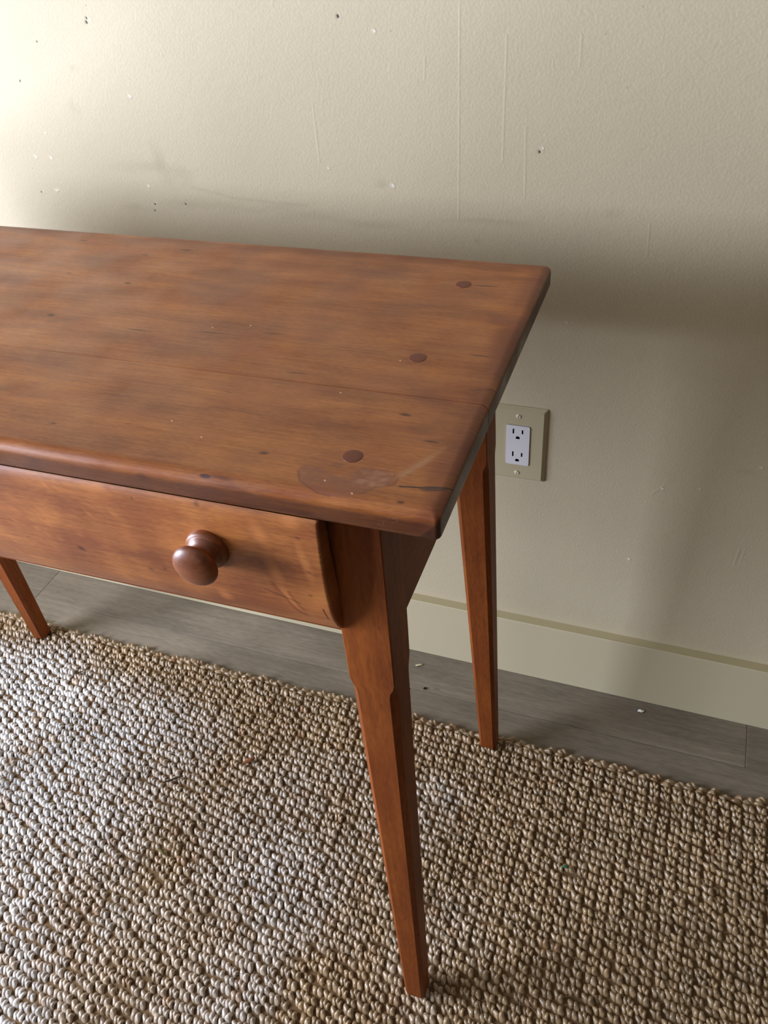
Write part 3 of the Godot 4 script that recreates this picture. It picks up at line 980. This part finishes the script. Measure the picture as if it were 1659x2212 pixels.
func build_outlet() -> void:
	var o := thing("electrical_outlet", "white two-socket electrical outlet in a beige plate low on the wall behind the table", "outlet", Vector3(0.0, 0.4844, 0.0))
	var plate := flat(Color8(190, 178, 144), 0.45)
	var rings := [round_rect(0.0796, 0.124, 0.002, 0.0), round_rect(0.0796, 0.124, 0.002, 0.0012), round_rect(0.0788, 0.1232, 0.002, 0.0018), round_rect(0.0712, 0.1156, 0.0018, 0.0058), round_rect(0.0700, 0.1144, 0.0016, 0.0062)]
	var s := Surf.new()
	for k in rings.size() - 1:      # every band with edges of its own
		var uvs := PackedVector2Array()
		uvs.resize(20)
		s.sheet([rings[k], rings[k + 1]], [uvs, uvs], true)
	var inner := [round_rect(0.0700, 0.1144, 0.0016, 0.0062), round_rect(0.0344, 0.0678, 0.0026, 0.0062)]
	var u2 := PackedVector2Array()
	u2.resize(20)
	s.sheet(inner, [u2, u2], true)
	s.sheet([inner[1], round_rect(0.0340, 0.0674, 0.0026, 0.0058)], [u2, u2], true)
	s.sheet([round_rect(0.0340, 0.0674, 0.0026, 0.0058), round_rect(0.0340, 0.0674, 0.0026, 0.002)], [u2, u2], true)
	part("wall_plate", s.mesh(), plate, o)
	# the receptacle: a rounded block with its slots cut out
	var body := CSGCombiner3D.new()
	body.name = "receptacle"
	body.set_meta("label", "white receptacle with two sets of slots")
	var white := flat(Color8(226, 224, 226), 0.35)
	var black := flat(Color8(18, 17, 18), 0.8)
	var block := CSGPolygon3D.new()
	block.name = "block"
	var poly := PackedVector2Array()
	for p in round_rect(0.0333, 0.0667, 0.0024, 0.0):
		poly.append(Vector2(p.x, p.y))
	block.polygon = poly
	block.depth = 0.0068
	block.position.z = 0.0078
	block.material = white
	body.add_child(block)
	for sy in [0.0195, -0.0195]:
		for q in [[-0.0064, 0.0045, 0.0022, 0.0082], [0.0064, 0.0045, 0.0022, 0.0066]]:
			var cut := CSGBox3D.new()
			cut.name = "blade_slot"
			cut.size = Vector3(q[2], q[3], 0.008)
			cut.position = Vector3(q[0], sy + q[1], 0.007)
			cut.operation = CSGShape3D.OPERATION_SUBTRACTION
			cut.material = black
			body.add_child(cut, true)
		var hole := CSGPolygon3D.new()
		hole.name = "ground_hole"
		var hp := PackedVector2Array()
		for k in 13:
			var a := PI * k / 12.0
			hp.append(Vector2(cos(a) * 0.0028, sin(a) * 0.0028))
		hp.append(Vector2(-0.0028, -0.0018))
		hp.append(Vector2(0.0028, -0.0018))
		hp.reverse()
		hole.polygon = hp
		hole.depth = 0.008
		hole.position = Vector3(0, sy - 0.0062, 0.011)
		hole.operation = CSGShape3D.OPERATION_SUBTRACTION
		hole.material = black
		body.add_child(hole, true)
	o.add_child(body)
	# screws with a slot
	var cream := flat(Color8(226, 218, 194), 0.35)
	for y in [0.0484, -0.0484]:
		var sc := Surf.new()
		for half in [0, 1]:
			var loop := PackedVector3Array()
			for k in 13:
				var a: float = -PI / 2 + PI * k / 12.0 + PI * half
				loop.append(Vector3(cos(a) * 0.0034, sin(a) * 0.0034, 0.0062))
			for k in 13:
				loop[k].x += 0.0004 * (1 if half == 0 else -1)
			var rows := []
			var uu := PackedVector2Array()
			uu.resize(13)
			for q in [[1.0, 0.0], [1.0, 0.0005], [0.86, 0.0010], [0.5, 0.0013]]:
				var row := PackedVector3Array()
				var mid := Vector3(0.0004 * (1 if half == 0 else -1), 0, 0)
				for p in loop:
					row.append(Vector3(mid.x + (p.x - mid.x) * q[0], p.y * q[0], 0.0062 + q[1]))
				rows.append(row)
			sc.sheet(rows, [uu, uu, uu, uu])
			sc.fan(rows[3], uu)
			var wallrow := [PackedVector3Array([rows[1][12], rows[1][0]]), PackedVector3Array([rows[3][12], rows[3][0]])]
			sc.sheet(wallrow, [PackedVector2Array([Vector2.ZERO, Vector2.ZERO]), PackedVector2Array([Vector2.ZERO, Vector2.ZERO])])
		var o2 := part("screw", sc.mesh(), cream, o, Vector3(0, y, 0))
		o2.rotation.z = -0.25


# ---------------------------------------------------------------- litter
func sliver(l: float, w: float, h: float, sd: int) -> ArrayMesh:
	var rng := RandomNumberGenerator.new()
	rng.seed = sd
	var s := Surf.new()
	var rows := []
	var uvs := []
	for k in 6:
		var f := k / 5.0
		var x := (f - 0.5) * l
		var r := (0.35 + 0.65 * sin(PI * clampf(f * 0.9 + 0.05, 0, 1))) * rng.randf_range(0.8, 1.15)
		var row := PackedVector3Array()
		var c := Vector3(x, h * 0.5 + rng.randf_range(0, 0.3) * h, rng.randf_range(-0.12, 0.12) * w)
		for q in 7:
			var a := TAU * q / 6
			row.append(c + Vector3(0, cos(a) * h * 0.5 * r, sin(a) * w * 0.5 * r))
		rows.append(row)
		var u := PackedVector2Array()
		u.resize(7)
		uvs.append(u)
	s.sheet(rows, uvs)
	s.fan(rows[5], uvs[5])
	s.fan(rows[0], uvs[0], true)
	return s.mesh()


func litter(called: String, label: String, category: String, c: Color, at: Vector3, turn: float, l: float, w: float, h: float, sd: int) -> void:
	var o := MeshInstance3D.new()
	o.name = numbered(called)
	o.mesh = sliver(l, w, h, sd)
	o.material_override = flat(c, 0.8, 0.3)
	o.position = at
	o.rotation.y = turn
	tag(o, label, category)
	add_child(o)


func build_debris() -> void:
	litter("paint_flake", "small bright white paint flake on the grey floor right of the back leg", "flake", Color8(240, 238, 230), Vector3(0.229, 0.0, 0.0372), 0.3, 0.010, 0.006, 0.0025, 1)
	litter("wood_shaving", "pale tan shaving on the grey floor between the two right legs", "shaving", Color8(206, 190, 156), Vector3(-0.1566, 0.0, 0.0476), 0.5, 0.012, 0.005, 0.003, 2)
	litter("crumb", "tiny dark crumb on the grey floor near the rug edge", "crumb", Color8(36, 30, 26), Vector3(-0.1305, 0.0, 0.094), 0.9, 0.006, 0.004, 0.003, 3)
	litter("wood_chip", "reddish-brown wood chip lying on the middle of the rug", "chip", Color8(120, 76, 48), Vector3(-0.3573, 0.0128, 0.3249), 0.9, 0.022, 0.009, 0.004, 4)
	litter("dry_twig", "thin dark twig lying on the rug left of the wood chip", "twig", Color8(66, 54, 42), Vector3(-0.4599, 0.0128, 0.3921), 0.7, 0.034, 0.003, 0.003, 5)
	litter("leaf_bit", "dark olive leaf bit on the pale left part of the rug", "leaf", Color8(92, 82, 44), Vector3(-0.4124, 0.0128, 0.5066), -0.4, 0.018, 0.005, 0.003, 6)
	litter("splinter", "pale splinter standing out on the rug near its lower middle", "splinter", Color8(196, 178, 152), Vector3(-0.303, 0.0128, 0.4835), -1.2, 0.017, 0.005, 0.004, 7)
	litter("straw_bit", "dark straw bit on the rug near the back left leg", "straw", Color8(70, 52, 36), Vector3(-0.7449, 0.0125, 0.2488), 0.7, 0.016, 0.003, 0.003, 8)
	litter("thread_tuft", "tiny green thread tuft on the rug at the right", "thread", Color8(52, 104, 66), Vector3(0.1603, 0.0128, 0.3504), 0.2, 0.008, 0.005, 0.004, 9)
